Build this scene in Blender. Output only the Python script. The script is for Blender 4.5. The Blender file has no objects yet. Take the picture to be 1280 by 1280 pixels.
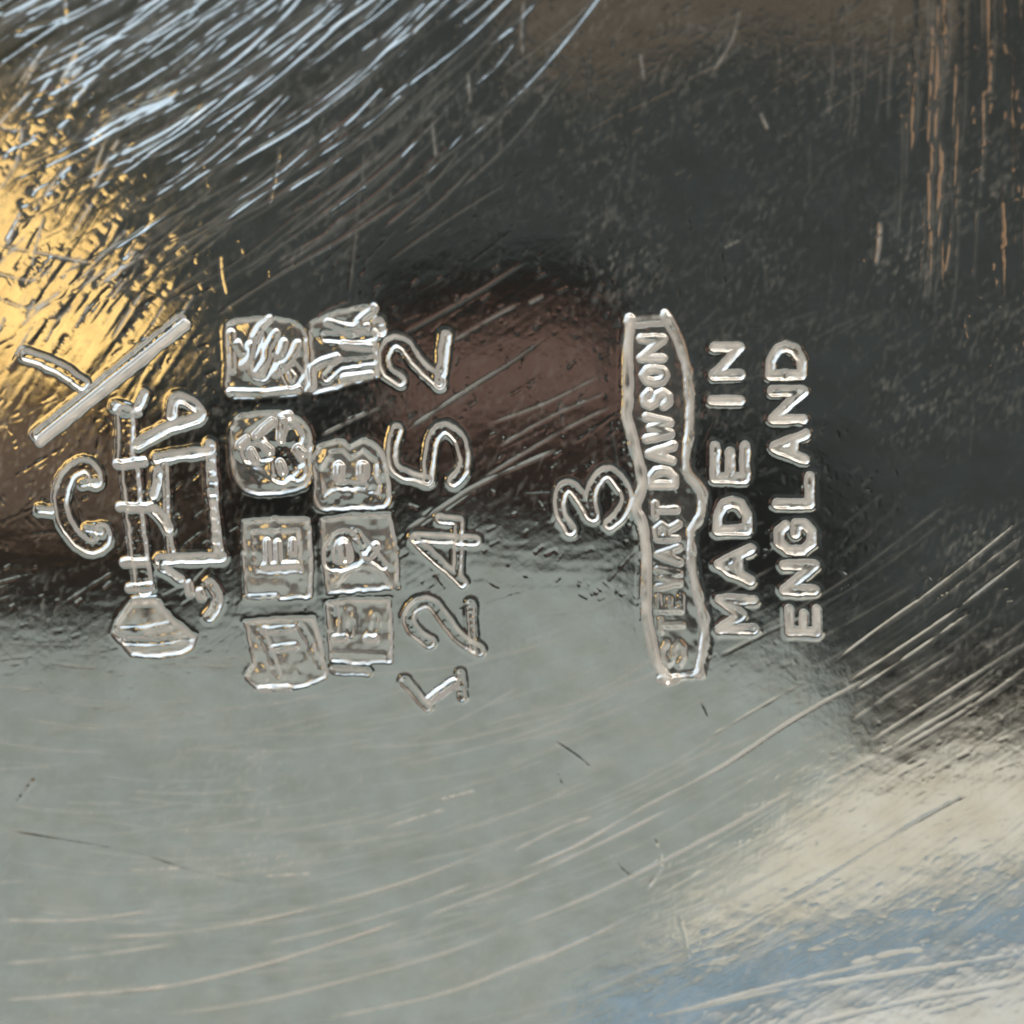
import bpy, math, random
import numpy as np
from mathutils import Vector

random.seed(7)
RNG = np.random.default_rng(11)
SC = bpy.context.scene
COL = SC.collection

# ------------------------------------------------------------------ camera
ELEV, DIST, FRAME = math.radians(52), 0.16, 0.032      # a phone held 16 cm from the metal
CAM = np.array([0.0, -DIST * math.cos(ELEV), DIST * math.sin(ELEV)])
cam_data = bpy.data.cameras.new('camera')
cam = bpy.data.objects.new('camera', cam_data)
COL.objects.link(cam)
cam.location = CAM
cam.rotation_euler = (math.radians(90) - ELEV, 0, 0)
cam_data.sensor_width = 36
cam_data.lens = 36 * DIST / FRAME
cam_data.clip_start, cam_data.clip_end = 0.005, 60
SC.camera = cam
cam_data.dof.use_dof = True
cam_data.dof.focus_distance = DIST + 0.0004
cam_data.dof.aperture_fstop = cam_data.lens / 1.8       # the opening of a phone lens, 1.8 mm across
SC.cycles.filter_width = 2.0

# ------------------------------------------------------------------ light of the room
SC.view_settings.view_transform = 'Standard'
SC.view_settings.look = 'None'
SC.view_settings.exposure = 0
SC.view_settings.gamma = 1
world = bpy.data.worlds.new('World')
SC.world = world
world.use_nodes = True
bg = world.node_tree.nodes['Background']
bg.inputs[0].default_value = (1.0, 0.95, 0.88, 1)       # even light from above
bg.inputs[1].default_value = 0.36
SC.cycles.max_bounces = 6
SC.cycles.glossy_bounces = 4
SC.cycles.sample_clamp_indirect = 6.0

# pixel of the photograph (1280 px wide) -> points in the place
FWD = np.array([0, math.cos(ELEV), -math.sin(ELEV)])
UPV = np.array([0, math.sin(ELEV), math.cos(ELEV)])
TAN = FRAME / 2 / DIST


def ray(px, py):
    a = (np.asarray(px, float) / 640 - 1) * TAN
    b = (1 - np.asarray(py, float) / 640) * TAN
    d = FWD + a[..., None] * np.array([1.0, 0, 0]) + b[..., None] * UPV
    return d


def on_plate(px, py):
    d = ray(px, py)
    t = -CAM[2] / d[..., 2]
    return CAM + d * t[..., None]


def on_wall(px, py, dist):
    """Where the flat metal shows the wall at y = dist (mirror image followed out into the room)."""
    d = ray(px, py)
    p = on_plate(px, py)
    d = d * np.array([1, 1, -1])
    t = (dist - p[..., 1]) / d[..., 1]
    return p + d * t[..., None]


def area_light(name, px, py, dist, size, power, color):
    li = bpy.data.lights.new(name, 'AREA')
    li.shape = 'RECTANGLE'
    li.size, li.size_y = size
    li.energy = power
    li.color = color
    o = bpy.data.objects.new(name, li)
    COL.objects.link(o)
    p = on_wall(np.array(float(px)), np.array(float(py)), dist)
    o.location = p
    o.rotation_euler = (Vector((0, 0, 0)) - Vector(p)).to_track_quat('-Z', 'Y').to_euler()
    return o


# unseen lights low behind the plate, set for the glints: cool daylight on one side, warmer lamp on the other
area_light('window_light', -960, -1120, 1.10, (0.76, 0.56), 1.35, (0.64, 0.83, 1.0))
area_light('room_lamp', 1100, -1500, 1.10, (0.8, 0.22), 0.9, (1.0, 0.92, 0.8))
fill_lamp = area_light('fill_light', 0, 0, 1.0, (0.7, 0.7), 14.5, (1.0, 0.91, 0.78))  # added unseen fill, tilted at the far slabs; glints in the relief too
fill_lamp.location = (0.1, -0.25, 2.3)
fill_lamp.rotation_euler = (math.radians(46), 0, 0)


# ------------------------------------------------------------------ materials
def new_mat(name):
    m = bpy.data.materials.new(name)
    m.use_nodes = True
    nt = m.node_tree
    nt.nodes.clear()
    out = nt.nodes.new('ShaderNodeOutputMaterial')
    return m, nt, out


def matte(name, color, rough=0.8, var=0.25, scale=9.0):
    m, nt, out = new_mat(name)
    b = nt.nodes.new('ShaderNodeBsdfPrincipled')
    b.inputs['Roughness'].default_value = rough
    n = nt.nodes.new('ShaderNodeTexNoise')
    n.inputs['Scale'].default_value = scale
    n.inputs['Detail'].default_value = 5
    tc = nt.nodes.new('ShaderNodeTexCoord')
    nt.links.new(tc.outputs['Object'], n.inputs['Vector'])
    r = nt.nodes.new('ShaderNodeValToRGB')
    r.color_ramp.elements[0].position = 0.3
    r.color_ramp.elements[1].position = 0.7
    r.color_ramp.elements[0].color = [c * (1 - var) for c in color] + [1]
    r.color_ramp.elements[1].color = [min(1, c * (1 + var)) for c in color] + [1]
    nt.links.new(n.outputs['Fac'], r.inputs[0])
    nt.links.new(r.outputs[0], b.inputs['Base Color'])
    nt.links.new(b.outputs[0], out.inputs[0])
    return m


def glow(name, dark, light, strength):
    """Amber emission with streaks in its colour, for the added gold glow."""
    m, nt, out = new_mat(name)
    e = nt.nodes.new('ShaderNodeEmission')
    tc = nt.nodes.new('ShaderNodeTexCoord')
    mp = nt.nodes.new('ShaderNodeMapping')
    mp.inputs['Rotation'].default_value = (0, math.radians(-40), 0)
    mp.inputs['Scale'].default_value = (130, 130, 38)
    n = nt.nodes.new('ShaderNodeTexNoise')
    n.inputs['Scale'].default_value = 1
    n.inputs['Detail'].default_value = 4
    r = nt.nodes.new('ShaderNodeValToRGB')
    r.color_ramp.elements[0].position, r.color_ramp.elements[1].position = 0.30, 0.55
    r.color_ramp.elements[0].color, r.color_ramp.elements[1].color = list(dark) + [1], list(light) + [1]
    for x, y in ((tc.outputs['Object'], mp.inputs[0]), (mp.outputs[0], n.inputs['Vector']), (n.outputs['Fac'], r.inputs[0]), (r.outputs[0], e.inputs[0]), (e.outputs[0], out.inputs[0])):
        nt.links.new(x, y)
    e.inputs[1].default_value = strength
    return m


def silver():
    m, nt, out = new_mat('worn_silver_plate')
    N, L = nt.nodes, nt.links
    at = N.new('ShaderNodeAttribute')
    at.attribute_name = 'wear'
    tc = N.new('ShaderNodeTexCoord')
    n1 = N.new('ShaderNodeTexNoise')
    n1.inputs['Scale'].default_value = 900
    n1.inputs['Detail'].default_value = 6
    L.new(tc.outputs['Object'], n1.inputs['Vector'])
    tint = N.new('ShaderNodeValToRGB')
    tint.color_ramp.elements[0].color = (0.84, 0.80, 0.74, 1)
    tint.color_ramp.elements[1].color = (0.95, 0.935, 0.91, 1)
    tint.color_ramp.elements[0].position = 0.3
    tint.color_ramp.elements[1].position = 0.65
    L.new(n1.outputs['Fac'], tint.inputs[0])
    n2 = N.new('ShaderNodeTexNoise')
    n2.inputs['Scale'].default_value = 16000
    n2.inputs['Detail'].default_value = 2
    L.new(tc.outputs['Object'], n2.inputs['Vector'])
    bmp = N.new('ShaderNodeBump')
    bmp.inputs['Strength'].default_value = 0.04
    bmp.inputs['Distance'].default_value = 0.0000015
    L.new(n2.outputs['Fac'], bmp.inputs['Height'])
    sharp = N.new('ShaderNodeBsdfPrincipled')
    sharp.inputs['Metallic'].default_value = 1
    rs = N.new('ShaderNodeMath')
    rs.operation = 'MULTIPLY_ADD'
    rs.inputs[1].default_value = 0.3
    rs.inputs[2].default_value = 0.035
    L.new(at.outputs['Fac'], rs.inputs[0])
    L.new(rs.outputs[0], sharp.inputs['Roughness'])
    wide = N.new('ShaderNodeBsdfPrincipled')
    wide.inputs['Metallic'].default_value = 1
    wide.inputs['Roughness'].default_value = 0.56
    L.new(tint.outputs[0], sharp.inputs['Base Color'])
    wide.inputs['Base Color'].default_value = (0.97, 0.915, 0.835, 1)      # warmer, lighter tint of the matt areas, brightens rims and letters
    for b in (sharp, wide):
        L.new(bmp.outputs[0], b.inputs['Normal'])
    fac = N.new('ShaderNodeMath')
    fac.operation = 'MULTIPLY_ADD'
    fac.use_clamp = True
    fac.inputs[1].default_value = 0.9
    fac.inputs[2].default_value = 0.012
    L.new(at.outputs['Fac'], fac.inputs[0])
    mix = N.new('ShaderNodeMixShader')
    L.new(fac.outputs[0], mix.inputs[0])
    L.new(sharp.outputs[0], mix.inputs[1])
    L.new(wide.outputs[0], mix.inputs[2])
    L.new(mix.outputs[0], out.inputs[0])
    return m


SILVER = silver()


# ------------------------------------------------------------------ added slabs, outlined by the colour areas that the metal mirrors
def slab(name, pts, dist, thick, mat):
    """An added upright slab, outlined by its mirror image, with its own distance and thickness."""
    pts = np.array(pts, float)
    p = on_wall(pts[:, 0], pts[:, 1], dist)
    n = len(p)
    verts = [tuple(v) for v in p] + [(v[0], v[1] + thick, v[2]) for v in p]
    faces = [tuple(range(n)), tuple(range(2 * n - 1, n - 1, -1))]
    faces += [(i, i + n, (i + 1) % n + n, (i + 1) % n) for i in range(n)]
    me = bpy.data.meshes.new(name)
    me.from_pydata(verts, [], faces)
    me.materials.append(mat)
    o = bpy.data.objects.new(name, me)
    COL.objects.link(o)
    o['kind'] = 'structure'
    return o


def rough_edge(pts, amp=7, step=14, seed=3):
    r = random.Random(seed)
    out = []
    for (x0, y0), (x1, y1) in zip(pts, pts[1:] + pts[:1]):
        k = max(1, int(math.hypot(x1 - x0, y1 - y0) / step))
        for i in range(k):
            t = i / k
            out.append((x0 + (x1 - x0) * t + r.gauss(0, amp) * 0.6, y0 + (y1 - y0) * t + r.gauss(0, amp) * 0.6))
    return out


slab('wall', [(-330, -480), (1750, -480), (1750, 1180), (1340, 1180), (1340, 2000), (-330, 2000)], 1.30, 0.04,  # dark slab cut to size so steeper relief mirrors brighter surroundings
     matte('dark_wall', (0.020, 0.037, 0.047), var=0.35, scale=55))
slab('taupe_slab', rough_edge([(640, -200), (1205, -200), (1195, 45), (1080, 62), (990, 50), (900, 34), (800, 90), (720, 120), (640, 60)]), 1.272, 0.02,
     matte('taupe_paint', (0.11, 0.10, 0.085), var=0.3, scale=40))
slab('mirrored_slab', rough_edge([(470, 455), (548, 440), (620, 425), (700, 412), (775, 440), (800, 540), (765, 610), (700, 640), (690, 672), (610, 676), (560, 640), (500, 600)]), 1.268, 0.02,
     matte('red_brown_wood', (0.146, 0.092, 0.085), var=0.25, scale=50))
slab('mirrored_slab', rough_edge([(-200, 480), (40, 520), (130, 556), (175, 640), (280, 640), (270, 740), (140, 760), (-200, 790)]), 1.266, 0.02,
     matte('brown_wood', (0.13, 0.095, 0.075), var=0.4, scale=50))
slab('mirrored_slab', [(1345, -300), (1800, -300), (1800, 400), (1345, 400)], 1.262, 0.02, matte('copper_tone', (0.42, 0.28, 0.18)))  # unseen, added so the upright polish lines mirror copper
CREAM = matte('cream_plaster', (0.83, 0.87, 0.83), var=0.08, scale=40)
slab('cream_slab', rough_edge([(860, 955), (1075, 950), (1130, 955), (1180, 940), (1280, 930), (1900, 880), (1900, 1400), (500, 1500), (500, 1300), (860, 1100)]), 1.255, 0.02, CREAM)
slab('blue_slab', rough_edge([(1900, 1000), (1345, 1105), (1200, 1142), (1100, 1168), (960, 1188), (880, 1216), (740, 1248), (690, 1345), (680, 1420), (1900, 1420)]), 1.245, 0.008,
     matte('blue_cloth', (0.30, 0.48, 0.68), var=0.25, scale=40))
slab('white_slab', rough_edge([(1900, 1120), (1345, 1195), (1200, 1226), (1050, 1256), (900, 1298), (830, 1350), (700, 1800), (1900, 1800)]), 1.235, 0.006,
     matte('white_paint', (0.80, 0.88, 0.93), var=0.08))
slab('grey_slab', rough_edge([(-560, 800), (0, 800), (130, 797), (250, 785), (330, 752), (420, 750), (500, 706), (590, 688), (650, 694), (700, 680), (790, 700), (830, 780),
                  (890, 800), (960, 797), (1005, 830), (1040, 885), (1075, 935), (1055, 965), (1000, 995), (955, 1060), (870, 1125), (800, 1190), (735, 1240), (650, 1330), (500, 1900), (-560, 1900)], amp=9), 1.22, 0.01,
     matte('grey_green_paint', (0.352, 0.447, 0.478), var=0.13, scale=22))
slab('patch', rough_edge([(-220, 110), (-80, 130), (-35, 160), (-25, 250), (40, 284), (95, 296), (122, 350), (168, 405), (205, 430), (150, 470), (100, 490), (30, 455), (-60, 500), (-220, 520)], amp=9), 1.21, 0.01,  # added glowing slab in place of a warm lamp, mirrored as the gold area
     glow('amber_glow', (0.40, 0.20, 0.08), (1.0, 0.69, 0.25), 1.45))

def box(name, x0, y0, z0, x1, y1, z1, mat):
    me = bpy.data.meshes.new(name)
    v = [(x, y, z) for z in (z0, z1) for x, y in ((x0, y0), (x1, y0), (x1, y1), (x0, y1))]
    me.from_pydata(v, [], [(3, 2, 1, 0), (4, 5, 6, 7), (0, 1, 5, 4), (1, 2, 6, 5), (2, 3, 7, 6), (3, 0, 4, 7)])
    me.materials.append(mat)
    o = bpy.data.objects.new(name, me)
    COL.objects.link(o)
    o['kind'] = 'structure'
    return o


# sides of the room, added for varied tones in the steep walls of the stamps
box('wall', -1.45, -1.2, -0.7, -1.40, 1.25, 1.15, matte('umber_wall', (0.40, 0.34, 0.27), var=0.5, scale=2.5))
box('wall', 1.50, -1.2, -0.7, 1.55, 1.25, 1.15, matte('beige_wall', (0.66, 0.60, 0.51), var=0.3, scale=2.5))
box('wall', -1.40, -1.25, -0.7, 1.50, -1.21, 1.3, matte('dark_back_wall', (0.13, 0.12, 0.11), var=0.5, scale=2.5))

# ------------------------------------------------------------------ the relief of the metal, as a height field
STEP = 1.3
LO, HI = -40.0, 1320.0
NX = int((HI - LO) / STEP) + 1
AX = LO + STEP * np.arange(NX)
H = np.zeros((NX, NX), np.float32)          # px of the photograph, up is plus
W = np.zeros((NX, NX), np.float32)          # wear: how matt the metal is
ID = np.zeros((NX, NX), np.int16)
PARTS = [None]                              # id -> dict


def part(name, label=None, parent=0):
    PARTS.append(dict(name=name, label=label, parent=parent))
    return len(PARTS) - 1


def sm(a, b, x):
    t = np.clip((x - a) / (b - a), 0, 1)
    return t * t * (3 - 2 * t)


def vnoise(cx, cy, seed, shape=None):
    r = np.random.default_rng(seed)
    n = NX if shape is None else shape
    gx, gy = int(n * STEP / cx) + 3, int(n * STEP / cy) + 3
    g = r.normal(size=(gy, gx)).astype(np.float32)
    x, y = np.arange(n) * STEP / cx, np.arange(n) * STEP / cy
    ix, iy = x.astype(int), y.astype(int)
    fx, fy = x - ix, y - iy
    fx, fy = fx * fx * (3 - 2 * fx), (fy * fy * (3 - 2 * fy))[:, None]
    a = g[iy][:, ix] * (1 - fx) + g[iy][:, ix + 1] * fx
    b = g[iy + 1][:, ix] * (1 - fx) + g[iy + 1][:, ix + 1] * fx
    return a * (1 - fy) + b * fy


def patch(x0, y0, x1, y1):
    i0, i1 = max(0, int((x0 - LO) / STEP)), min(NX, int((x1 - LO) / STEP) + 2)
    j0, j1 = max(0, int((y0 - LO) / STEP)), min(NX, int((y1 - LO) / STEP) + 2)
    if i1 <= i0 or j1 <= j0:
        return None
    return slice(j0, j1), slice(i0, i1)


def smooth(pts, k=6, closed=False):
    """Catmull-Rom through the points."""
    p = np.array(pts, float)
    if len(p) < 3:
        return p
    q = np.vstack([p[-1], p, p[0], p[1]]) if closed else np.vstack([2 * p[0] - p[1], p, 2 * p[-1] - p[-2]])
    out = []
    for i in range(1, len(q) - 2):
        for t in np.arange(k) / k:
            a, b, c, d = q[i - 1], q[i], q[i + 1], q[i + 2]
            out.append(0.5 * ((2 * b) + (c - a) * t + (2 * a - 5 * b + 4 * c - d) * t * t + (3 * b - a - 3 * c + d) * t ** 3))
    if not closed:
        out.append(p[-1])
    return np.array(out)


def dist_field(lines, pad, along=False):
    """Distance (px) to the polylines on their own window of the grid; with along, the place 0..1 along the first line too."""
    allp = np.vstack(lines)
    w = patch(allp[:, 0].min() - pad, allp[:, 1].min() - pad, allp[:, 0].max() + pad, allp[:, 1].max() + pad)
    if w is None:
        return None
    D = np.full((w[0].stop - w[0].start, w[1].stop - w[1].start), 1e3, np.float32)
    T = np.zeros_like(D) if along else None
    for ln in lines:
        seg = np.hypot(*(ln[1:] - ln[:-1]).T)
        tot, acc = seg.sum(), 0.0
        for a, b, s in zip(ln[:-1], ln[1:], seg):
            v = patch(min(a[0], b[0]) - pad, min(a[1], b[1]) - pad, max(a[0], b[0]) + pad, max(a[1], b[1]) + pad)
            if v is None or s < 1e-6:
                acc += s
                continue
            X, Y = AX[v[1]][None, :], AX[v[0]][:, None]
            ux, uy = (b - a) / s
            u = (X - a[0]) * ux + (Y - a[1]) * uy
            uc = np.clip(u, 0, s)
            d = np.hypot(X - a[0] - uc * ux, Y - a[1] - uc * uy)
            sub = (slice(v[0].start - w[0].start, v[0].stop - w[0].start), slice(v[1].start - w[1].start, v[1].stop - w[1].start))
            better = d < D[sub]
            D[sub] = np.where(better, d, D[sub])
            if along:
                T[sub] = np.where(better, (acc + uc) / tot, T[sub])
            acc += s
    return (w, D, T) if along else (w, D)


def inside(w, poly):
    X, Y = np.broadcast_arrays(AX[w[1]][None, :], AX[w[0]][:, None])
    c = np.zeros(X.shape, bool)
    for (x0, y0), (x1, y1) in zip(poly, np.roll(poly, -1, 0)):
        if y0 == y1:
            continue
        c ^= ((y0 > Y) != (y1 > Y)) & (X < (x1 - x0) * (Y - y0) / (y1 - y0) + x0)
    return c


NZ3 = vnoise(3.2, 3.2, 21)
NZ6 = vnoise(6.5, 6.5, 22)
NZ14 = vnoise(14, 14, 23)
WARP = [vnoise(9, 9, 31), vnoise(9, 9, 32)]


def cut(lines, hw, depth, pid, kind='channel', wear=0.25, rim=0.25, wall=2.0, pad=16):
    """Sink lines into the metal. channel: flat floor between two steep walls; vee: a broad soft groove with a matt floor; ridge: raised."""
    w, d = dist_field([np.asarray(l, float) for l in lines], pad)
    depth = depth * {'channel': 0.33, 'vee': 0.56, 'ridge': 0.55, 'glint': 0.8}[kind]
    depth *= 1 - 0.5 * float(sm(640, 790, np.mean([np.mean(np.asarray(l, float)[:, 1]) for l in lines])))       # shallower towards the lower end, so marks fade into the mirrored grey
    wear = min(0.95, wear * {'channel': 1.3, 'vee': 0.95, 'ridge': 1.05, 'glint': 0.8}[kind])
    d = d + 0.15 * NZ3[w] + 0.35 * NZ6[w] + 0.6 * NZ14[w]                                   # worn, uneven edges
    if kind == 'channel':
        f = 1 - sm(hw - wall, hw + wall, d)
        H[w] += -depth * f + rim * np.exp(-((d - hw - wall) / 2.6) ** 2)
        W[w] = W[w] * (1 - 0.8 * sm(hw, hw - 2.5, d))       # the floor keeps its shine
        W[w] = np.maximum(W[w], wear * np.exp(-((d - hw) / 2.1) ** 2) * np.clip(0.75 + 0.7 * NZ14[w], 0.08, 1.4))
        H[w] += 0.03 * NZ3[w] * f
    elif kind == 'vee':
        f = np.clip(1 - (np.maximum(d, 0) / (hw + 1.6)) ** 2, 0, 1)
        H[w] += -depth * f * (1 + 0.2 * NZ6[w]) + rim * np.exp(-((d - hw - 2.5) / 2.4) ** 2)
        H[w] += 0.07 * NZ3[w] * f
        W[w] = np.maximum(W[w], wear * sm(0, 0.7, f) * np.clip(0.85 + 0.55 * NZ14[w], 0.1, 1.3))
    else:
        f = np.clip(1 - (np.maximum(d, 0) / (hw + 1.4)) ** 2, 0, 1)
        H[w] += depth * f + 0.05 * NZ3[w] * f
        W[w] = np.maximum(W[w], wear * sm(0, 0.7, f) * np.clip(0.85 + 0.55 * NZ14[w], 0.1, 1.3))
    if pid:
        ID[w][d < hw + (2.6 if kind != 'ridge' else 1.2)] = pid


def plateau(poly, depth, pid, wear, wobble, edge=3.0, round_k=0, pad=14, rimh=0.15):
    """Press an outlined field into the metal, with a soft wall and a bulged edge."""
    p = smooth(poly, 5, True) if round_k else np.array(poly, float)
    w, d = dist_field([np.vstack([p, p[:1]])], pad)
    ins = inside(w, p)
    s = np.where(ins, -d, d) + 0.6 * NZ6[w]
    f = 1 - sm(-edge, edge, s)
    depth *= 0.4
    wobble *= 0.5
    rimh *= 0.5
    H[w] += -depth * f + rimh * np.exp(-((s - edge) / 2.8) ** 2)
    H[w] += f * wobble * (NZ14[w] * 1.1 + 0.35 * NZ6[w])
    W[w] = W[w] * (1 - f) + wear * f * np.clip(1 + 0.25 * NZ14[w], 0.4, 1.5) if wear < 0.2 else np.maximum(W[w], wear * f * np.clip(0.9 + 0.6 * NZ14[w], 0.1, 1.7))
    W[w] = np.maximum(W[w], 0.5 * np.exp(-((s + 1.5) / 2.6) ** 2) * np.clip(0.8 + 0.5 * NZ6[w], 0.1, 1.1))
    if pid:
        ID[w][s < 2.5] = pid


# ---- lettering: strokes in an upright unit box, laid on its back as the photograph shows it (reading upwards)
GLYPH = {
    'M': [[(0, 0), (0, 1), (.5, .35), (1, 1), (1, 0)]], 'A': [[(0, 0), (.5, 1), (1, 0)], [(.22, .38), (.78, .38)]],
    'D': [[(0, 0), (0, 1), (.5, 1), (.9, .78), (1, .5), (.9, .22), (.5, 0), (0, 0)]],
    'E': [[(1, 1), (0, 1), (0, 0), (1, 0)], [(0, .5), (.8, .5)]], 'I': [[(.5, 0), (.5, 1)]],
    'N': [[(0, 0), (0, 1), (1, 0), (1, 1)]], 'L': [[(0, 1), (0, 0), (1, 0)]],
    'G': [[(.95, .8), (.7, 1), (.3, 1), (0, .72), (0, .28), (.3, 0), (.7, 0), (1, .22), (1, .5), (.62, .5)]],
    'S': [[(.95, .82), (.65, 1), (.25, 1), (.04, .78), (.25, .55), (.75, .45), (.96, .22), (.72, 0), (.3, 0), (.03, .18)]],
    'T': [[(0, 1), (1, 1)], [(.5, 1), (.5, 0)]], 'W': [[(0, 1), (.25, 0), (.5, .8), (.75, 0), (1, 1)]],
    'R': [[(0, 0), (0, 1), (.65, 1), (.92, .78), (.65, .52), (0, .52)], [(.5, .52), (1, 0)]],
    'O': [[(.5, 1), (.12, .85), (0, .5), (.12, .15), (.5, 0), (.88, .15), (1, .5), (.88, .85), (.5, 1)]],
    'P': [[(0, 0), (0, 1), (.7, 1), (1, .75), (.7, .48), (0, .48)]],
    'B': [[(0, 0), (0, 1), (.7, 1), (.95, .76), (.65, .52), (0, .52)], [(.65, .52), (1, .26), (.72, 0), (0, 0)]],
}


def glyph_lines(ch, x0, y0, x1, y1, inset):
    """Strokes for the letter's box in the photograph: its top points left and it reads upwards."""
    x0, y0, x1, y1 = x0 + inset, y0 + inset, x1 - inset, y1 - inset
    return [np.array([(x1 - v * (x1 - x0), y1 - u * (y1 - y0)) for u, v in s]) for s in GLYPH[ch]]


# ---- base sheet: hammer-soft undulation, polishing grain, specks
H += 0.22 * vnoise(420, 420, 1) + 0.05 * vnoise(150, 130, 2)
H += 0.008 * vnoise(26, 14, 3) + 0.0035 * vnoise(8, 6, 4) + 0.0016 * NZ3
yy, xx = np.meshgrid(AX, AX, indexing='ij')
H += 0.006 * vnoise(40, 7, 5) * np.exp(-((yy - 715) / 55) ** 2)          # broken horizontal polish marks
H += 0.010 * vnoise(5, 120, 6) * np.exp(-((xx - 1170) / 110) ** 2) * sm(420, 300, yy)


def specks(n, amp, rad, seed, box):
    r = np.random.default_rng(seed)
    x, y = r.uniform(box[0], box[2], n), r.uniform(box[1], box[3], n)
    a = amp * r.exponential(1, n) * r.choice([-1, 1], n)
    s = r.uniform(0.7, 1.3, n) * rad
    el = r.uniform(1, 2.2, n)
    ix, iy = ((x - LO) / STEP).astype(int), ((y - LO) / STEP).astype(int)
    for dj in range(-5, 6):
        for di in range(-5, 6):
            jj, ii = iy + dj, ix + di
            ok = (jj >= 0) & (jj < NX) & (ii >= 0) & (ii < NX)
            X, Y = LO + ii * STEP - x, LO + jj * STEP - y
            v = a * np.exp(-(X * X + (Y / el) ** 2) / (s * s))
            np.add.at(H, (jj[ok], ii[ok]), v[ok])


specks(4000, 0.010, 1.5, 41, (-40, -40, 1320, 1320))
specks(4000, 0.012, 1.5, 42, (300, -40, 1320, 620))

def brushed(deg, across, along, seed):
    """Noise drawn out along one direction (degrees, anticlockwise as seen)."""
    c, q = math.cos(math.radians(deg)), math.sin(math.radians(deg))
    u, v = (xx * c - yy * q) / along + 400, (xx * q + yy * c) / across + 400
    g = np.random.default_rng(seed).normal(size=(997, 991)).astype(np.float32)
    iu, iv = np.floor(u).astype(int), np.floor(v).astype(int)
    fu, fv = u - iu, v - iv
    fu, fv = fu * fu * (3 - 2 * fu), fv * fv * (3 - 2 * fv)
    G = lambda a, b: g[(iv + b) % 997, (iu + a) % 991]
    return ((G(0, 0) * (1 - fu) + G(1, 0) * fu) * (1 - fv) + (G(0, 1) * (1 - fu) + G(1, 1) * fu) * fv).astype(np.float32)


scuff = np.exp(-((xx - 95) / 130) ** 2 - ((yy - 300) / 190) ** 2)
H += (0.055 * brushed(56, 6, 80, 61) + 0.06 * brushed(51, 15, 120, 62)) * scuff
H += 0.055 * brushed(91, 7, 170, 67) * np.exp(-((xx - 1150) / 115) ** 2) * sm(430, 330, yy)
corner = sm(620, 60, xx + 1.3 * yy)
H += 0.028 * brushed(34, 4, 240, 63) * corner
W += 0.08 * corner * np.clip(0.6 + 0.5 * brushed(34, 6, 260, 64), 0, 1.4)
H += 0.0022 * brushed(33, 3, 45, 65) + 0.0015 * brushed(88, 3, 30, 66)

# ---- scratches
SCRATCH_ID = []


def scratch(pts, width, depth, as_part=True, wear=0.25, seed=0, name='scratch', label=None, even=False):
    r = np.random.default_rng(seed + 1000)
    p = smooth(pts, 6)
    width = max(1.15, width * 0.62)
    got = dist_field([p], width * 3 + 2, along=True)
    if got is None:
        return
    w, d, t = got
    k = np.interp(t, np.linspace(0, 1, 14), np.clip(r.normal(0.85, 0.13 if even else 0.35, 14), 0.15, 1.5))
    k = k * sm(0, 0.12, t) * sm(1.0, 0.85, t)
    g = np.exp(-(d / width) ** 2)
    H[w] += -depth * k * g
    W[w] = np.maximum(W[w], wear * g * np.clip(k, 0, 1))
    if as_part:
        pid = part(name, label)
        ID[w][(d < width * 1.25 + 0.5) & (k > 0.05)] = pid


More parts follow.
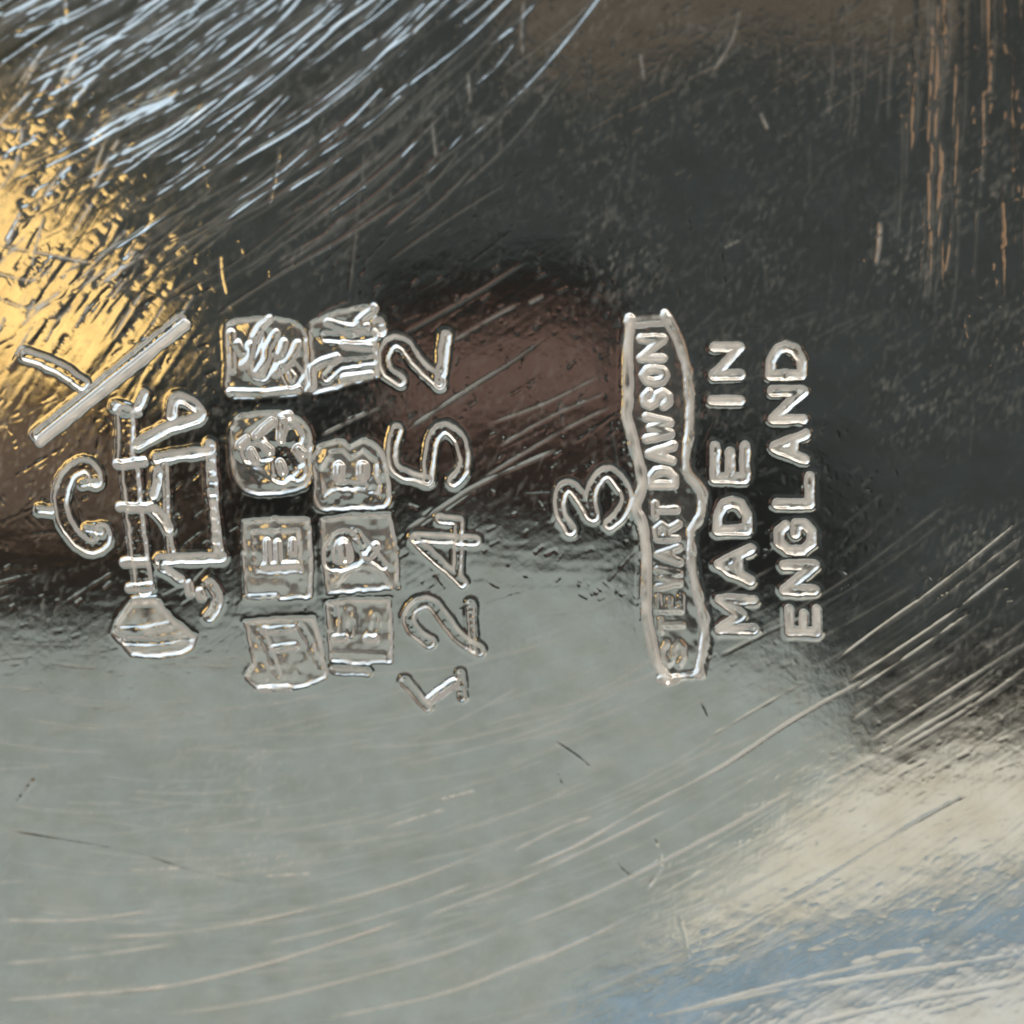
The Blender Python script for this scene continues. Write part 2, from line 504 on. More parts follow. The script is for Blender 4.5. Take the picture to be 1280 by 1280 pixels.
LONG = [  # polyline, half-width, depth
    ([(98, 178), (150, 146), (225, 116)], 9, 1.5), ([(125, 200), (190, 168), (262, 128)], 7, 1.0), ([(108, 158), (160, 128), (205, 112)], 6, .7),
    ([(95, 172), (150, 142), (215, 118), (285, 82), (365, 0)], 3.6, .42), ([(100, 184), (165, 150), (220, 120)], 4.0, .5),
    ([(130, 205), (190, 172), (270, 125), (330, 88), (415, 12), (430, -20)], 3.0, .42), ([(92, 228), (150, 203), (205, 190), (250, 165)], 2.2, .3),
    ([(180, 292), (240, 258), (330, 208)], 2.4, .4), ([(330, 255), (400, 212), (470, 165), (600, 60), (650, 0)], 2.0, .3),
    ([(262, 400), (330, 355), (400, 315), (450, 285), (520, 240)], 2.6, .45), ([(210, 235), (290, 200), (360, 165), (430, 110), (510, 35), (545, -10)], 2.0, .35),
    ([(240, 240), (350, 170), (420, 130), (500, 60), (560, -20)], 1.8, .28), ([(180, 325), (260, 290), (340, 250), (420, 195)], 1.8, .28),
    ([(190, 310), (235, 292), (300, 260)], 1.8, .3), ([(300, 270), (420, 200), (520, 120), (600, 40)], 1.6, .25),
    ([(330, 285), (450, 215), (560, 120), (640, 30), (700, -20)], 1.6, .25), ([(420, 300), (500, 240), (590, 170), (640, 130)], 1.6, .25),
    ([(35, 95), (80, 70), (130, 50), (170, 38), (235, 0)], 2.6, .36), ([(65, 100), (120, 72), (190, 30), (230, 5)], 2.2, .4), ([(60, 112), (130, 80), (200, 52)], 1.8, .25),
    ([(0, 20), (30, 5), (60, -15)], 3.0, .4), ([(10, 45), (60, 28), (120, 2)], 2.8, .4), ([(40, 80), (110, 45)], 2.2, .3),
    ([(140, 150), (210, 108), (280, 60)], 2.6, .36), ([(300, 70), (350, 25), (380, -10)], 2.2, .4), ([(380, 60), (430, 20), (460, -15)], 2.0, .3),
    ([(250, 130), (330, 75), (400, 5)], 2.0, .3), ([(340, 330), (420, 285), (490, 235)], 1.6, .22), ([(380, 410), (410, 388), (440, 375)], 2.2, .35),
    ([(500, 420), (590, 370), (660, 325)], 1.5, .22), ([(505, 540), (580, 490), (640, 452), (685, 420)], 2.0, .33), ([(400, 545), (450, 520), (480, 508)], 2.0, .3),
    ([(505, 665), (560, 630), (600, 605), (700, 560)], 2.0, .33), ([(560, 430), (620, 395), (650, 380)], 1.4, .2), ([(620, 560), (690, 520), (760, 490)], 1.4, .16),
    ([(600, 600), (700, 540), (770, 505)], 1.3, .14), ([(610, 530), (680, 505), (750, 470)], 1.3, .14), ([(480, 330), (560, 275), (640, 225)], 1.4, .2),
    ([(1030, 838), (1100, 785), (1180, 728), (1290, 640)], 2.2, .42), ([(1050, 860), (1130, 808), (1200, 760), (1290, 690)], 2.4, .42), ([(1065, 868), (1140, 818), (1220, 762)], 2.0, .35),
    ([(1085, 930), (1150, 888), (1210, 850), (1290, 798)], 2.0, .3), ([(1105, 940), (1170, 900), (1240, 858)], 1.8, .28), ([(1060, 905), (1110, 870), (1200, 812)], 1.6, .22),
    ([(1150, 770), (1220, 715), (1285, 665)], 1.6, .25), ([(1120, 940), (1220, 880), (1290, 830)], 1.4, .2),
    # pale arcs in the lower half
    ([(110, 1172), (200, 1168), (300, 1155), (400, 1132), (520, 1098), (640, 1050)], 2.2, .42), ([(130, 1240), (215, 1232), (320, 1208), (420, 1178), (520, 1145)], 2.6, .46),
    ([(60, 1245), (140, 1240), (220, 1230)], 2.2, .35), ([(200, 1270), (330, 1250), (460, 1218), (560, 1190), (660, 1150)], 2.0, .3), ([(330, 1180), (420, 1160), (520, 1130), (600, 1100)], 1.8, .3),
    ([(640, 1092), (720, 1058), (800, 1012), (900, 960), (1000, 895), (1100, 840)], 2.0, .36), ([(640, 1065), (700, 1035), (750, 1018)], 2.0, .33), ([(520, 1150), (640, 1105), (760, 1050), (860, 1000)], 1.8, .28),
    ([(880, 925), (940, 890), (1010, 850)], 2.2, .3), ([(640, 1215), (740, 1170), (800, 1140)], 2.0, .26), ([(870, 1190), (960, 1140), (1060, 1080), (1140, 1030), (1240, 975)], 2.0, .3),
    ([(880, 1205), (910, 1198), (925, 1192)], 3.0, .35), ([(1060, 1205), (1120, 1190), (1165, 1186)], 2.6, .3), ([(0, 1150), (100, 1150), (200, 1137)], 2.0, .28), ([(160, 1088), (230, 1085)], 2.0, .22),
    ([(330, 1095), (390, 1092)], 2.0, .22), ([(550, 1000), (595, 988)], 2.4, .35), ([(480, 1035), (560, 1010)], 1.6, .2), ([(0, 1205), (110, 1195), (230, 1178)], 1.8, .24), ([(400, 1275), (560, 1240), (700, 1185)], 1.8, .22),
    ([(800, 1275), (960, 1240), (1100, 1220), (1290, 1190)], 2.0, .24), ([(980, 1290), (1120, 1255), (1290, 1225)], 2.0, .22), ([(860, 1260), (1000, 1225), (1130, 1195)], 1.8, .2),
    ([(640, 1160), (760, 1110), (900, 1040), (1000, 985)], 1.6, .2), ([(0, 1250), (60, 1246), (130, 1240)], 1.6, .2), ([(900, 820), (960, 790), (1010, 770)], 1.4, .2),
    # dark cuts in the pale half
    ([(0, 1038), (70, 1050), (170, 1068), (240, 1090), (330, 1110)], 2.6, -.2), ([(20, 1005), (35, 985), (45, 972)], 3.0, -.25), ([(690, 925), (720, 945), (740, 962)], 1.6, -.2), ([(695, 965), (705, 990)], 1.5, -.18),
    ([(760, 1065), (780, 1090), (795, 1098)], 1.6, -.2), ([(810, 1035), (822, 1060), (825, 1085), (805, 1115)], 1.8, -.22), ([(848, 1145), (856, 1170), (862, 1200)], 2.0, -.22), ([(876, 880), (884, 900)], 1.6, -.18),
    # short upright nicks
    ([(350, 178), (345, 215), (335, 262)], 2.8, .5), ([(274, 318), (276, 345), (282, 372)], 2.4, .35), ([(450, 230), (445, 290), (436, 370)], 1.8, .26), ([(80, -20), (80, 10), (82, 30)], 4.2, .5),
    ([(455, 190), (452, 230)], 2.0, .25), ([(540, 150), (545, 200)], 1.6, .15), ([(585, 90), (588, 130)], 1.6, .18), ([(655, 0), (652, 40), (654, 70)], 2.0, .2),
    ([(925, 10), (915, 50), (890, 92)], 1.8, .16), ([(800, 65), (805, 100)], 1.8, .18), ([(950, 140), (960, 162)], 3.0, .25), ([(680, 370), (660, 380)], 2.2, .25), ([(905, 310), (925, 300)], 1.5, .12),
    ([(1101, 275), (1100, 300), (1095, 335)], 3.2, .62),
]
for i, (p, wd, dp) in enumerate(LONG):
    low = sum(q[1] for q in p) / len(p) > 860 and dp > 0
    right = p[0][0] > 780
    scratch(p, wd * (0.85 if right and p[0][1] > 600 else 1), dp * (0.85 if dp < 0 else (0.2 if right else 0.42) if low else 0.42), even=p[0][0] < 520 and p[0][1] < 430 and dp > 0, seed=i, wear=0.05 if dp < 0 else ((0.35 if right else 0.95) if low else 0.22 if right and p[0][1] > 600 else 0.16 if p[0][0] < 520 and p[0][1] < 430 else 0.4))
# copper-coloured upright polish lines near the top
for i in range(46):
    x = random.gauss(1165, 20) if i % 3 else random.uniform(1030, 1285)
    y = random.uniform(-30, 260)
    ln = random.uniform(60, 190)
    bright = 1.0 if i % 3 else 0.6
    scratch([(x + 4, y), (x + random.uniform(-1, 5), y + ln * .5), (x - 3, min(y + ln, 385))], random.uniform(1.7, 3.0), random.uniform(.05, .13) * bright, seed=200 + i, wear=0.10)
# the fan of fine cool scratches in the upper corner
for i in range(330):
    x, y = random.uniform(0, 640), random.uniform(-40, 430)
    if y > 470 - 0.35 * x or (x > 480 and random.random() < .45):
        continue
    ang = math.radians(30 + 14 * (x / 600) + random.gauss(0, 2))
    ln = random.uniform(60, 300)
    dx, dy = ln * math.cos(ang), -ln * math.sin(ang)
    fade = 1.0 if y < 260 else 0.7
    scratch([(x, y), (x + dx * .5 + 2, y + dy * .47), (x + dx, y + dy * 1.08)], random.uniform(1.2, 2.3), random.choice([.06, .10, .17, .26]) * random.uniform(.7, 1.2) * fade, as_part=i % 3 == 0, seed=300 + i, wear=random.uniform(.03, .2), even=True)
for i in range(70):
    x, y = random.uniform(-20, 230), random.uniform(130, 490)
    if x > 50 + 0.42 * (y - 60) or y > 470 - 0.2 * x:
        continue
    ang = math.radians(random.gauss(52, 6))
    ln = random.uniform(35, 110)
    scratch([(x, y), (x + ln * math.cos(ang), y - ln * math.sin(ang))], random.uniform(5, 10), random.choice([-1, 1]) * random.uniform(.05, .22), seed=1900 + i, wear=0.06, as_part=False)
# short gold-and-brown hatching at the left edge
for i in range(85):
    x, y = random.uniform(-20, 230), random.uniform(90, 480)
    if x > 60 + 0.45 * (y - 60) or y > 470 - 0.2 * x:
        continue
    ang = math.radians(random.gauss(54, 9))
    ln = random.uniform(25, 85)
    scratch([(x, y), (x + ln * .5 * math.cos(ang), y - ln * .52 * math.sin(ang)), (x + ln * math.cos(ang), y - ln * math.sin(ang))],
            random.uniform(1.8, 3.4), random.choice([-1, 1]) * random.uniform(.03, .14), seed=500 + i, wear=random.choice([.1, .5]))
for i, p in enumerate([[(-10, 305), (60, 318), (120, 330)], [(-10, 340), (40, 350), (70, 330)], [(0, 160), (25, 162), (35, 150)], [(28, 155), (22, 200), (-5, 245)], [(-10, 370), (40, 385), (80, 360)]]):
    scratch(p, 3.0, random.choice([-.1, .1]), seed=700 + i, wear=.4)
# fine hairlines nobody would count, part of the sheet itself
for i in range(2900):
    x, y = random.uniform(-40, 1320), random.uniform(-40, 1320)
    ang = math.radians(random.gauss(35, 10) if random.random() < .6 else (random.gauss(85, 10) if x > 500 and y < 600 else random.uniform(0, 180)))
    if y > 760:
        ang = math.radians(random.gauss(22, 8) if x > 500 else random.gauss(8, 7))
    ln = random.uniform(5, 17) if i > 420 else random.uniform(12, 80)
    scratch([(x, y), (x + ln * math.cos(ang), y - ln * math.sin(ang))], random.uniform(1.1, 1.8), random.uniform(.004, .03) if y > 760 else random.uniform(.02, .11), as_part=False, seed=800 + i, wear=random.uniform(.02, .08) if y > 760 else random.uniform(.02, .15) ** 1.3)

# faint swirl lines of the last polish, in the pale half
for i in range(460):
    x, y = random.uniform(-60, 1250), random.uniform(800, 1330)
    ln = random.uniform(60, 320)
    a0 = math.radians(max(-4, (x - 150) * 0.036) + random.gauss(0, 3))
    scratch([(x, y), (x + ln * .5, y - ln * .5 * math.tan(a0)), (x + ln, y - ln * math.tan(a0) - ln * ln * 0.00032)], random.uniform(1.0, 1.7), random.uniform(-.004, .02) * (0.25 if x > 700 else 1),
            as_part=False, seed=3000 + i, wear=random.choice([.03, .06, .1, .2, .32]) * (0.5 if x > 800 else 1))

# ---- stamps, left to right
# letter C
pid = part('letter', 'outlined stamped letter C')
cut([smooth([(119, 601), (117, 590), (106, 582), (92, 587), (80, 602), (76, 624), (80, 648), (92, 668), (107, 682), (122, 682), (130, 673), (127, 663)])], 7.5, 2.6, pid, wear=.3)
cut([np.array([(119, 602), (103, 605)]), np.array([(126, 664), (108, 661)])], 2.5, 1.2, pid, wear=.3)
cut([np.array([(50, 637), (64, 638)])], 3, 1.0, pid, 'vee')

# slanting bar and the short line beside it
pid = part('stamped_bar', 'slanting bright stamped bar')
cut([np.array([(46, 543), (226, 398)])], 4.5, 2.6, pid, 'channel', wear=.08)
cut([np.array([(50, 551), (232, 406)])], 4.6, 3.2, pid, 'ridge', wear=.85)
pid = part('stamped_line', 'short gold-lit stamped line')
cut([smooth([(32, 443), (70, 458), (104, 481)])], 6, 2.2, pid, 'channel', wear=.2)

# emblem: column on a spreading foot, with a scroll and a square beside it
em = part('emblem', 'stamped emblem of a column on a spreading foot')
q = part('column', None, em)
cut([np.array([(157, 518), (157, 572)]), np.array([(163, 588), (166, 624)]), np.array([(168, 642), (174, 692)]), np.array([(174, 692), (180, 734)])], 9.5, 2.4, q, wear=.3)
for a, b in (((148, 510), (172, 515)), ((148, 580), (180, 577)), ((150, 633), (190, 634)), ((156, 703), (182, 702)), ((162, 735), (188, 733)), ((169, 751), (193, 750))):
    cut([np.array([a, b])], 4, 1.8, q, 'glint', wear=.25)
q = part('foot', None, em)
plateau([(166, 752), (195, 750), (214, 774), (243, 796), (240, 806), (226, 815), (196, 819), (165, 817), (143, 792), (148, 776)], 2.8, q, .3, .35, edge=4)
cut([np.array([(149, 788), (180, 788), (210, 781)])], 5, 2.0, q, 'glint', wear=.15)
cut([np.array([(158, 801), (190, 802), (236, 797)])], 3.5, 1.6, q, 'channel', wear=.15)
q = part('scroll', None, em)
cut([smooth([(172, 556), (190, 545), (210, 534), (246, 523), (248, 511), (231, 499), (218, 500), (214, 520)])], 4.5, 2.4, q, 'vee', wear=.4)
cut([np.array([(144, 508), (170, 514), (180, 492)])], 3.5, 1.6, q, 'vee', wear=.4)
q = part('square_frame', None, em)
cut([np.array([(196, 573), (262, 563)])], 3.4, 2.0, q, 'vee', wear=.6)
cut([np.array([(206, 580), (208, 640), (214, 694)])], 2.2, 1.0, q, 'vee', wear=.3)
cut([np.array([(262, 556), (266, 620), (272, 690)])], 4.2, 2.4, q, 'vee', wear=.45)
for k in range(9):
    y = 562 + k * 15
    cut([np.array([(262 + k, y), (263 + k, y + 4)])], 3.6, 1.7, q, 'ridge', wear=.3)
cut([np.array([(200, 700), (240, 698), (277, 697)])], 4.2, 2.4, q, 'vee', wear=.35)
cut([smooth([(198, 590), (196, 605), (192, 619)])], 4, 1.8, q, 'vee', wear=.45)
cut([smooth([(192, 636), (202, 645), (211, 660)])], 4, 1.8, q, 'vee', wear=.45)
q = part('scroll', None, em)
cut([np.array([(203, 709), (226, 724)])], 3.5, 1.4, q, 'vee', wear=.4)
cut([np.array([(236, 730), (238, 740)]), np.array([(250, 740), (252, 745)])], 5, 2.2, q, 'glint', wear=.3)
cut([smooth([(262, 730), (271, 743), (270, 758), (262, 771)])], 4.5, 2.0, q, 'vee', wear=.4)

# the two rows of square hallmarks
def hallmark(poly, label, wear=.16, wobble=.38, depth=1.9, rnd=1):
    h = part('hallmark', label)
    plateau(poly, depth, h, wear * (0.45 if np.mean([p[1] for p in poly]) < 640 else 1), wobble, round_k=rnd)
    return h


h = hallmark([(284, 408), (310, 399), (350, 399), (378, 412), (383, 450), (380, 488), (335, 494), (288, 493), (284, 450)], 'square hallmark with a curling figure')
q = part('figure', 'worn curling figure', h)
for s in ([(288, 417), (289, 440), (290, 461)], [(337, 399), (326, 409), (319, 421)], [(313, 432), (312, 448), (304, 457)], [(345, 416), (334, 436), (332, 450), (321, 466)], [(355, 428), (351, 443)], [(297, 430), (302, 440)], [(372, 430), (364, 446), (345, 466)]):
    cut([smooth(s)], 5, 2.3, q, 'ridge', wear=.2)
cut([smooth([(354, 462), (363, 481), (374, 470), (368, 458)])], 4.5, 2.0, q, 'channel', wear=.2, wall=2)
cut([smooth([(326, 420), (312, 462), (330, 472), (342, 446)])], 3, 1.4, q, 'channel', wear=.2, wall=2)
cut([np.array([(288, 490), (330, 491), (375, 486)])], 4, 1.4, h, 'glint', wear=.15)

h = hallmark([(300, 521), (330, 516), (362, 518), (384, 535), (388, 570), (384, 605), (350, 615), (312, 614), (294, 595), (289, 560), (291, 534)], 'rounded hallmark with a rosette of dots')
q = part('rosette', 'cross-shaped rosette of raised dots', h)
plateau([(302, 548), (330, 525), (362, 522), (378, 545), (376, 580), (352, 602), (330, 590), (306, 572)], 1.2, q, .04, .1, edge=4, round_k=1, rimh=.2)
cut([np.array([(313, 565), (352, 560), (368, 544)]), np.array([(338, 540), (352, 560), (352, 592)]), np.array([(352, 560), (372, 590)])], 11, 2.2, q, 'channel', wear=.12, wall=3)
for a, b in (((300, 556), (308, 548)), ((320, 544), (340, 526)), ((352, 522), (362, 520)), ((353, 528), (351, 549)), ((330, 555), (337, 562)), ((314, 562), (319, 574)), ((350, 578), (354, 588)), ((372, 560), (378, 566))):
    cut([np.array([a, b])], 4.2, 3.0, q, 'glint', wear=.4)

h = hallmark([(304, 652), (345, 649), (386, 650), (389, 700), (388, 745), (345, 748), (308, 749), (305, 700)], 'square hallmark with a bold letter E', rnd=0)
plateau([(316, 664), (374, 662), (377, 714), (319, 716)], 1.5, h, .1, .1, edge=3, rimh=.3)
q = part('letter', 'stamped letter E', h)
cut([np.array([(334, 676), (335, 705)]), np.array([(347, 678), (348, 703)]), np.array([(366, 676), (366, 690)]), np.array([(332, 707), (370, 705)])], 4.2, 2.4, q, 'glint', wear=.25)
cut([np.array([(309, 747), (345, 745)])], 3.5, 1.6, h, 'glint', wear=.1)

h = hallmark([(307, 778), (345, 774), (392, 773), (400, 800), (408, 845), (385, 856), (345, 862), (318, 858), (308, 846), (318, 830)], 'worn leaning hallmark at the row end', rnd=0)
q = part('letter', 'worn stamped letter E', h)
cut([np.array([(327, 790), (337, 815), (347, 843)])], 4.5, 1.6, q, 'channel', wear=.2, wall=2.4)
cut([np.array([(376, 784), (388, 805), (399, 831)])], 4, 1.4, q, 'channel', wear=.2, wall=2.4)
cut([np.array([(330, 788), (366, 785)]), np.array([(342, 810), (369, 807)])], 4, 2.0, q, 'glint', wear=.12)
cut([np.array([(327, 861), (360, 859)])], 4, 2.2, h, 'glint', wear=.08)

h = hallmark([(388, 404), (420, 390), (452, 384), (468, 384), (470, 430), (472, 470), (430, 482), (391, 490)], 'broken hallmark overlapped by scratches', rnd=0)
q = part('letter', 'broken stamped letter M', h)
for s in ([(390, 483), (393, 458), (421, 446)], [(409, 402), (434, 409), (458, 408)], [(448, 402), (458, 393), (468, 386)], [(430, 430), (464, 434)], [(430, 472), (464, 468)]):
    cut([smooth(s)], 4.5, 2.2, q, 'ridge', wear=.2)
cut([np.array([(408, 420), (440, 424), (466, 420)]), np.array([(408, 470), (425, 455), (450, 452), (466, 450)])], 5, 1.8, q, 'channel', wear=.15)

h = hallmark([(398, 634), (395, 600), (392, 575), (404, 556), (428, 551), (437, 559), (456, 550), (478, 567), (486, 605), (481, 632), (440, 634)], 'hallmark with a fat letter B')
plateau([(404, 620), (402, 585), (412, 566), (428, 562), (438, 572), (454, 562), (470, 576), (475, 605), (474, 620), (466, 614), (415, 612)], 1.6, h, .12, .1, edge=3, rimh=.3)
q = part('letter', 'stamped letter B', h)
cut([np.array([(424, 583), (424, 594)])], 6.5, 2.8, q, 'glint', wear=.25)
cut([np.array([(453, 582), (453, 593)])], 6.5, 2.8, q, 'glint', wear=.25)
cut([np.array([(424, 606), (455, 606)])], 4, 1.4, q, 'channel', wear=.15)

h = hallmark([(402, 650), (440, 645), (486, 644), (496, 690), (497, 734), (450, 738), (410, 741), (404, 700)], 'hallmark with a letter P', rnd=0)
q = part('letter', 'stamped letter P', h)
cut([smooth([(412, 704), (413, 680), (428, 667), (443, 675), (446, 700), (430, 708), (413, 706)])], 5, 2.0, q, 'channel', wear=.15)
cut([np.array([(446, 668), (462, 690), (478, 706)])], 5.5, 2.0, q, 'channel', wear=.15)
cut([np.array([(429, 682), (431, 696)])], 5.5, 2.6, q, 'glint', wear=.22)
cut([np.array([(461, 694), (470, 682)])], 4.5, 2.2, q, 'glint', wear=.22)
cut([smooth([(418, 728), (436, 712), (456, 706), (476, 714), (492, 732)])], 4, 1.4, h, 'ridge', wear=.3)

h = hallmark([(409, 754), (440, 750), (486, 750), (489, 790), (488, 826), (450, 829), (414, 824)], 'lowest pale hallmark with a letter E', rnd=0, wobble=.28)
q = part('letter', 'faint stamped letter E', h)
cut([np.array([(419, 758), (420, 790)]), np.array([(437, 764), (438, 792)]), np.array([(470, 770), (466, 792)])], 3.6, 1.3, q, 'channel', wear=.2, wall=2)
cut([np.array([(420, 798), (430, 797)]), np.array([(460, 798), (468, 798)])], 5, 2.4, q, 'glint', wear=.1)
cut([np.array([(418, 816), (478, 818)])], 3.5, 1.3, q, 'ridge', wear=.2)
cut([np.array([(418, 838), (458, 840)])], 4, 1.2, h, 'vee', wear=.3)

# the number, read upwards 1 2 4 5 2, and the lone 3
def digit(ch, strokes, hw=6.2, depth=2.6, where=''):
    pid = part('digit', f'stamped digit {ch}{where}')
    cut([smooth(s) if len(s) > 2 else np.array(s, float) for s in strokes], hw, depth, pid, 'channel', wear=.42, wall=1.9)
    return pid


d_ = digit('2', [[(500, 476), (484, 464), (480, 445), (490, 427), (506, 431), (522, 453), (550, 479)]], where=', highest of the number')
cut([np.array([(550, 479), (557, 420)]), np.array([(473, 404), (476, 414)])], 5, 2.4, d_, 'vee', wear=.3)
d_ = digit('5', [[(496, 537), (490, 562), (496, 588), (534, 600)]], hw=5.2)
cut([smooth([(534, 600), (537, 572), (542, 547), (556, 535), (573, 547), (580, 570), (577, 590), (566, 602)])], 5.8, 2.8, d_, 'channel', wear=.28)
d_ = digit('4', [[(520, 672), (594, 676)]], hw=5)
cut([np.array([(518, 674), (548, 702), (578, 729)]), np.array([(574, 652), (571, 716)]), np.array([(550, 648), (574, 652)])], 4.4, 2.2, d_, 'channel', wear=.28)
d_ = digit('2', [[(536, 803), (521, 793), (511, 778), (514, 763), (527, 754), (541, 756), (556, 775), (574, 797), (598, 813)]], where=', just above the digit 1')
cut([np.array([(588, 756), (591, 812)])], 3.6, 1.4, d_, 'vee', wear=.1)
d_ = digit('1', [[(506, 853), (534, 884)]], hw=4.6, depth=1.8)
cut([np.array([(537, 874), (567, 854)])], 5.6, 3.4, d_, 'glint', wear=.08)
cut([np.array([(576, 842), (577, 872)])], 3.2, 1.2, d_, 'vee', wear=.1)
digit('3', [[(713, 662), (701, 642), (701, 616), (713, 608), (728, 625), (741, 645), (738, 622), (746, 600), (760, 590), (775, 602), (784, 622), (776, 642), (762, 655)]], hw=6, depth=2.8, where=' touching the name panel')

# the name panel: raised letters in a sunk field with a double rim
ct = part('name_panel', 'long swelling stamped panel with a raised rim and name')
L_ = [(783, 399), (780, 440), (780, 500), (778, 520), (786, 548), (793, 575), (798, 606), (790, 633), (798, 655), (803, 695), (803, 760), (807, 790), (816, 825), (830, 850)]
R_ = [(876, 842), (884, 800), (883, 775), (872, 728), (866, 670), (880, 642), (879, 612), (861, 586), (865, 540), (866, 500), (860, 455), (848, 420), (834, 394)]
sl, sr = smooth(L_, 5), smooth(R_, 5)
outline = np.vstack([sl, sr])
plateau(outline, 2.4, ct, .05, .10, edge=3.5, rimh=0.3)
q = part('rim', 'raised rim of the name panel', ct)
cut([sl + np.array([4.5, 0])], 5.2, 3.2, q, 'ridge', wear=.6)
cut([sr + np.array([-3.0, 0])], 4.2, 2.4, q, 'ridge', wear=.4)
cut([np.array([(786, 403), (832, 399)])], 5, 2.4, q, 'ridge', wear=.22)
cut([np.array([(826, 849), (845, 847)])], 4.5, 2.6, q, 'glint', wear=.08)
cut([np.array([(845, 847), (874, 840)])], 3.5, 1.6, q, 'ridge', wear=.3)
for ch, bx in (('N', (797, 419, 833, 451)), ('O', (800, 456, 836, 481)), ('S', (802, 485, 839, 511)), ('W', (804, 516, 841, 552)), ('A', (807, 553, 845, 579)), ('D', (810, 583, 847, 609)),
               ('T', (815, 624, 850, 648)), ('R', (817, 650, 852, 676)), ('A', (818, 679, 853, 705)), ('W', (818, 707, 853, 737)), ('E', (819, 741, 855, 766)), ('T', (822, 769, 857, 792)), ('S', (825, 797, 858, 834))):
    q = part('letter', f'raised letter {ch} in the name panel', ct)
    early = bx[1] < 620
    cut(glyph_lines(ch, *bx, 4), 4.0 if early else 3.6, 2.8 if early else 1.7, q, 'ridge', wear=.55 if early else .3)

# the country mark
for word, rows in (('IN', (('N', (887, 428, 931, 475)), ('I', (884, 491, 932, 511)))), ('MADE', (('E', (888, 552, 937, 604)), ('D', (891, 621, 940, 669)), ('A', (892, 680, 944, 732)), ('M', (893, 744, 948, 793)))),
                   ('ENGLAND', (('D', (957, 427, 1008, 475)), ('N', (960, 483, 1010, 530)), ('A', (962, 537, 1013, 581)), ('L', (966, 590, 1018, 636)), ('G', (968, 649, 1021, 694)), ('N', (974, 701, 1024, 744)), ('E', (981, 756, 1027, 796))))):
    for ch, bx in rows:
        q = part('letter', f'stamped letter {ch} of the word {word}')
        cut(glyph_lines(ch, *bx, 6), 4.1, 2.2, q, 'vee', wear=.6, rim=0.2)

# ------------------------------------------------------------------ height field -> one mesh for the sheet and one for every mark
def soften(a):
    for ax in (0, 1):
        a = 0.5 * a + 0.25 * np.roll(a, 1, ax) + 0.25 * np.roll(a, -1, ax)
    return a


H = soften(H) + 0.0014 * RNG.normal(size=H.shape).astype(np.float32)
W = soften(W)
W += 0.05 * sm(700, 900, yy) * sm(2250, 1900, xx + yy) * np.clip(0.4 + 0.6 * vnoise(60, 45, 74) + 0.5 * vnoise(18, 9, 75), 0, 2)
W += 0.048 * np.clip(0.7 + 0.5 * vnoise(90, 90, 73), 0, 2) * np.clip(brushed(70, 3.5, 7, 71) * 0.8 + 0.4 * brushed(33, 5, 26, 72), 0, 2)          # a film of dust and fine tarnish
XX, YY = np.meshgrid(AX, AX)
P = on_plate(XX, YY)
PXM = FRAME / 1280
fade = np.minimum.reduce([XX - LO, HI - XX, YY - LO, HI - YY])
Hm = (H * sm(0, 26, fade)).astype(np.float64) * PXM
P[..., 2] = Hm
# normals of the whole sheet, so that the pieces join without a seam
du = np.zeros_like(P)
dv = np.zeros_like(P)
du[:, 1:-1] = P[:, 2:] - P[:, :-2]
du[:, 0], du[:, -1] = P[:, 1] - P[:, 0], P[:, -1] - P[:, -2]
dv[1:-1] = P[2:] - P[:-2]
dv[0], dv[-1] = P[1] - P[0], P[-1] - P[-2]
NRM = np.cross(dv, du)
NRM /= np.linalg.norm(NRM, axis=-1, keepdims=True)
Pf, Nf, Wf = P.reshape(-1, 3), NRM.reshape(-1, 3), W.reshape(-1)

jj, ii = np.meshgrid(np.arange(NX - 1), np.arange(NX - 1), indexing='ij')
v00 = (jj * NX + ii).reshape(-1)
QUADS = np.stack([v00, v00 + NX, v00 + NX + 1, v00 + 1], axis=1)        # counter-clockwise seen from above
QID = ID[:-1, :-1].reshape(-1)


def build_mesh(name, verts, quads, normals, wear):
    me = bpy.data.meshes.new(name)
    nv, nq = len(verts), len(quads)
    me.vertices.add(nv)
    me.vertices.foreach_set('co', verts.astype(np.float32).ravel())
    me.loops.add(nq * 4)
    me.loops.foreach_set('vertex_index', quads.astype(np.int32).ravel())
    me.polygons.add(nq)
    me.polygons.foreach_set('loop_start', np.arange(0, nq * 4, 4, dtype=np.int32))
    a = me.attributes.new('wear', 'FLOAT', 'POINT')
    a.data.foreach_set('value', wear.astype(np.float32))
    me.update(calc_edges=True)
    me.polygons.foreach_set('use_smooth', np.ones(nq, bool))
    me.normals_split_custom_set_from_vertices(normals.astype(np.float32))
    me.materials.append(SILVER)
    return me


def piece(sel, name, extra=None):
    q = QUADS[sel]
    u, inv = np.unique(q, return_inverse=True)
    v, n, w = Pf[u], Nf[u], Wf[u]
    q = inv.reshape(-1, 4)
    if extra is not None:
        ev, eq, where = extra(u)
        q = np.vstack([q, eq])
        v = np.vstack([v, ev])
        n = np.vstack([n, np.tile([0, 0, 1.0], (len(ev), 1))])
        w = np.concatenate([w, np.zeros(len(ev))])
    return build_mesh(name, v, q, n, w)


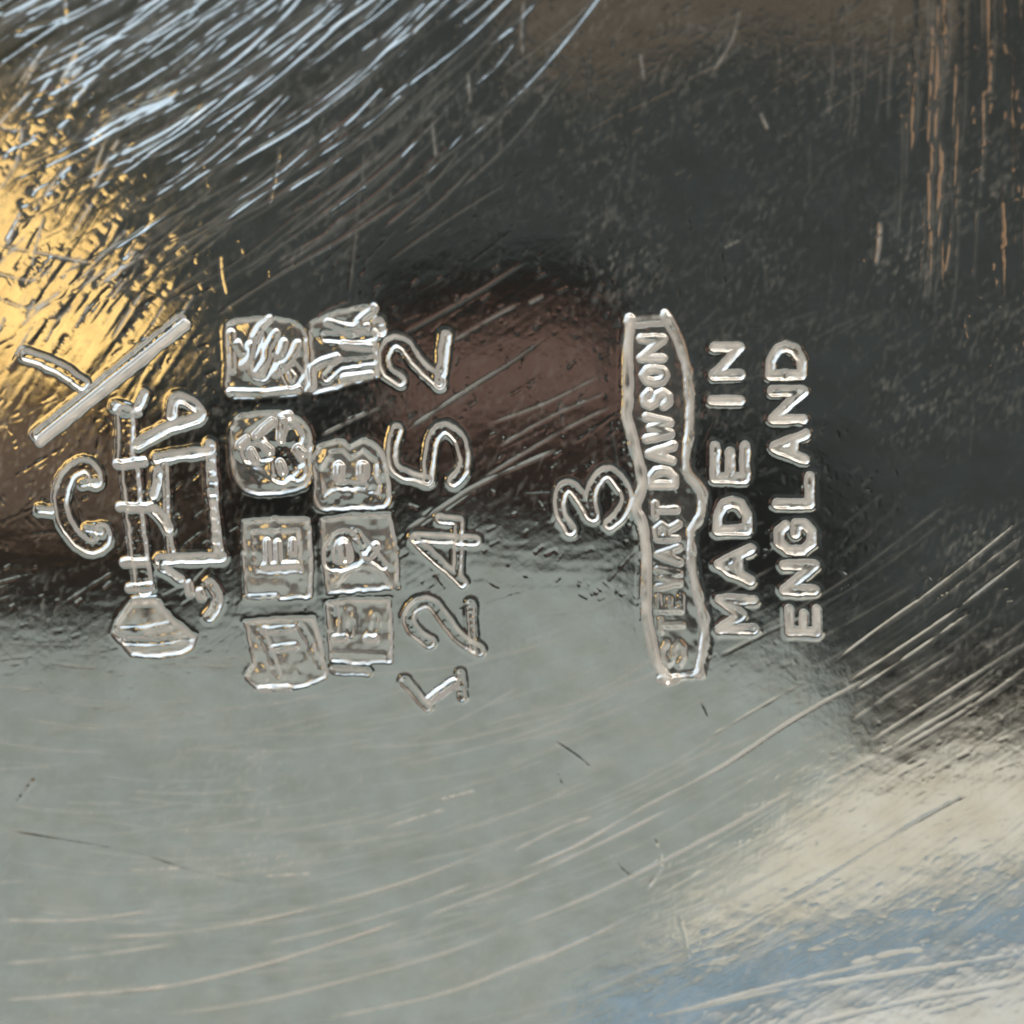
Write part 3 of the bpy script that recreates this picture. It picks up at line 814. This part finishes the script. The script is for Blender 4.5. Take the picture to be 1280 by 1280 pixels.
def outer_sheet(u):
    """The plain metal that goes on round the marked part, out to a round edge that turns down."""
    k = np.arange(NX)
    loop = np.concatenate([k, NX * k[1:] + NX - 1, (NX - 1) * NX + k[::-1][1:], NX * k[::-1][1:-1]])
    base = Pf[loop]
    ang = np.arctan2(base[:, 1], base[:, 0])
    R = 0.052
    rings = []
    for t, z in ((0.5, 0), (1.0, 0), (1.02, -0.0005), (1.03, -0.0025)):
        tgt = np.stack([np.cos(ang) * R * max(1, t), np.sin(ang) * R * max(1, t), np.full(len(ang), z)], 1)
        rings.append(base * (1 - t) + tgt * t if t < 1 else tgt)
        rings[-1][:, 2] = z
    pos = {g: l for l, g in enumerate(u)}
    idx = [np.array([pos[g] for g in loop])]
    n0 = len(u)
    m = len(loop)
    for r in range(len(rings)):
        idx.append(n0 + r * m + np.arange(m))
    quads = []
    for a, b in zip(idx[:-1], idx[1:]):
        quads.append(np.stack([a, b, np.roll(b, -1), np.roll(a, -1)], 1)[:, ::-1])
    ev = np.vstack(rings)
    return ev, np.vstack(quads), None


# quads on the outermost row belong to the sheet, so that the surround can be sewn on
edge_q = ((jj == 0) | (ii == 0) | (jj == NX - 2) | (ii == NX - 2)).reshape(-1)
QID = np.where(edge_q, 0, QID)
plate = bpy.data.objects.new('silver_plate', piece(QID == 0, 'silver_plate', outer_sheet))
COL.objects.link(plate)
plate['label'] = 'scratched mirror-bright silver-plated base stamped with hallmarks, a number and MADE IN ENGLAND'
plate['category'] = 'silver plate'

order = np.argsort(QID, kind='stable')
srt = QID[order]
objs = {}
for pid in range(1, len(PARTS)):
    a, b = np.searchsorted(srt, pid), np.searchsorted(srt, pid, side='right')
    info = PARTS[pid]
    has_kids = any(p and p['parent'] == pid for p in PARTS)
    if b - a < 3:
        if not has_kids:
            continue
        o = bpy.data.objects.new(info['name'], None)
    else:
        o = bpy.data.objects.new(info['name'], piece(order[a:b], info['name']))
    COL.objects.link(o)
    o.parent = objs.get(info['parent'], plate)
    if info['label']:
        o['label'] = info['label']
    objs[pid] = o
print('parts', len(objs), 'quads', len(QUADS), 'scratches', sum(1 for p in PARTS if p and p['name'] == 'scratch'))

# the table it lies on
me = bpy.data.meshes.new('table')
s, z0, z1 = 0.45, -0.0026, -0.03
vv = [(-s, -s, z0), (s, -s, z0), (s, s, z0), (-s, s, z0), (-s, -s, z1), (s, -s, z1), (s, s, z1), (-s, s, z1)]
me.from_pydata(vv, [], [(0, 1, 2, 3), (7, 6, 5, 4), (0, 4, 5, 1), (1, 5, 6, 2), (2, 6, 7, 3), (3, 7, 4, 0)])
me.materials.append(matte('table_wood', (0.28, 0.2, 0.14)))
tb = bpy.data.objects.new('table', me)
COL.objects.link(tb)
tb['kind'] = 'structure'
